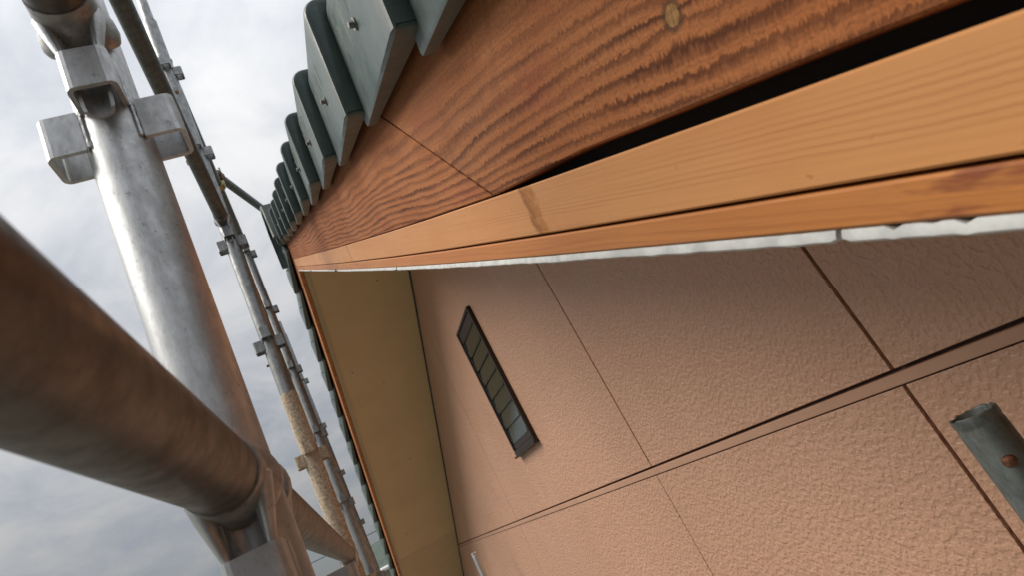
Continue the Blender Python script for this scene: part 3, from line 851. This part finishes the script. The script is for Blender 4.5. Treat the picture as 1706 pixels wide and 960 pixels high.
def tree(x, y, h, r, label, lm):
    th = thing('broadleaf_tree', label, 'tree', (x, y, -ZC), 'trees beyond the neighbouring house')
    rnd = random.Random(int(x * 100 + y))
    b0 = Vector((x, y, -ZC)); tp = b0 + Vector((rnd.uniform(-.3, .3), 0, h * .8))
    vf = [tube(b0, tp, .16, .04, n=8)]
    cl_pts = []
    for i in range(16):
        a = rnd.uniform(0, 6.28); st_ = b0.lerp(tp, rnd.uniform(.4, .95)); rr = r * rnd.uniform(.5, 1.0)
        e = st_ + Vector((math.cos(a) * rr, math.sin(a) * rr, rnd.uniform(.2, 1.3)))
        vf.append(tube(st_, e, .05, .015, n=5)); cl_pts += [e, st_.lerp(e, .6)]
    part('trunk', mesh('trunk', join(*vf), M_BARK), th)
    vs_, fs_ = [], []
    for c_ in cl_pts:
        for i in range(90):
            q = c_ + Vector((rnd.gauss(0, .38), rnd.gauss(0, .38), rnd.gauss(0, .32)))
            u = Vector((rnd.gauss(0, 1), rnd.gauss(0, 1), rnd.gauss(0, 1))).normalized(); v_ = u.orthogonal().normalized()
            s_ = rnd.uniform(.05, .11); o = len(vs_)
            vs_ += [tuple(q - u * s_), tuple(q + v_ * s_ * .5), tuple(q + u * s_), tuple(q - v_ * s_ * .5)]; fs_.append((o, o + 1, o + 2, o + 3))
    me = bpy.data.meshes.new('crown'); me.from_pydata(vs_, [], fs_); me.materials.append(lm)
    part('crown', me, th)
tree(1.75, 42, 7.6, 1.5, 'yellow-green tree above the far roof, right beside the lowest tiles', LM[1])
tree(.35, 43, 6.9, 1.5, 'dark green tree beyond the neighbour, left of the yellowing one', LM[2])
tree(3.6, 44, 7.2, 1.7, 'green tree beyond the neighbour, right of the yellowing one', LM[0])
tree(-1.4, 47, 6.2, 1.5, 'low green tree leftmost of the far trees', LM[0])
# utility poles and lines
M_CONC = plain('pole_concrete', (.35, .35, .34), .85)
M_WIRE = plain('cable_black', (.02, .02, .022), .6)
for x_, lb in ((-16.0, 'concrete utility pole at the left end of the lines'), (24.0, 'concrete utility pole at the right end of the lines')):
    t_ = thing('utility_pole', lb, 'utility pole', (x_, 38, -ZC), 'utility poles')
    part('pole', mesh('pole', tube((x_, 38, -ZC), (x_, 38, 3.4), .16, .11, n=14), M_CONC, True), t_)
    part('crossarm', mesh('crossarm', boxvf(x_ - .04, x_ + .04, 37.2, 38.8, 2.55, 2.65), M_GALV2), t_)
for z_, yy, lb in ((1.75, 38.4, 'lower power cable crossing the sky near the bottom edge'), (2.75, 37.6, 'upper power cable crossing the sky near the bottom edge')):
    pts = [Vector((-16 + 40 * q / 40, yy, z_ - .6 * (1 - ((q - 20) / 20) ** 2))) for q in range(41)]
    rgs = [[(p_.x, p_.y + .02 * math.cos(a), p_.z + .02 * math.sin(a)) for a in (0, 1.57, 3.14, 4.71)] for p_ in pts]
    cb = bpy.data.objects.new('power_cable', mesh('power_cable', loft(rgs), M_WIRE)); link(cb, T(0, 0, 0))
    cb['label'] = lb; cb['category'] = 'cable'; cb['group'] = 'power cables'
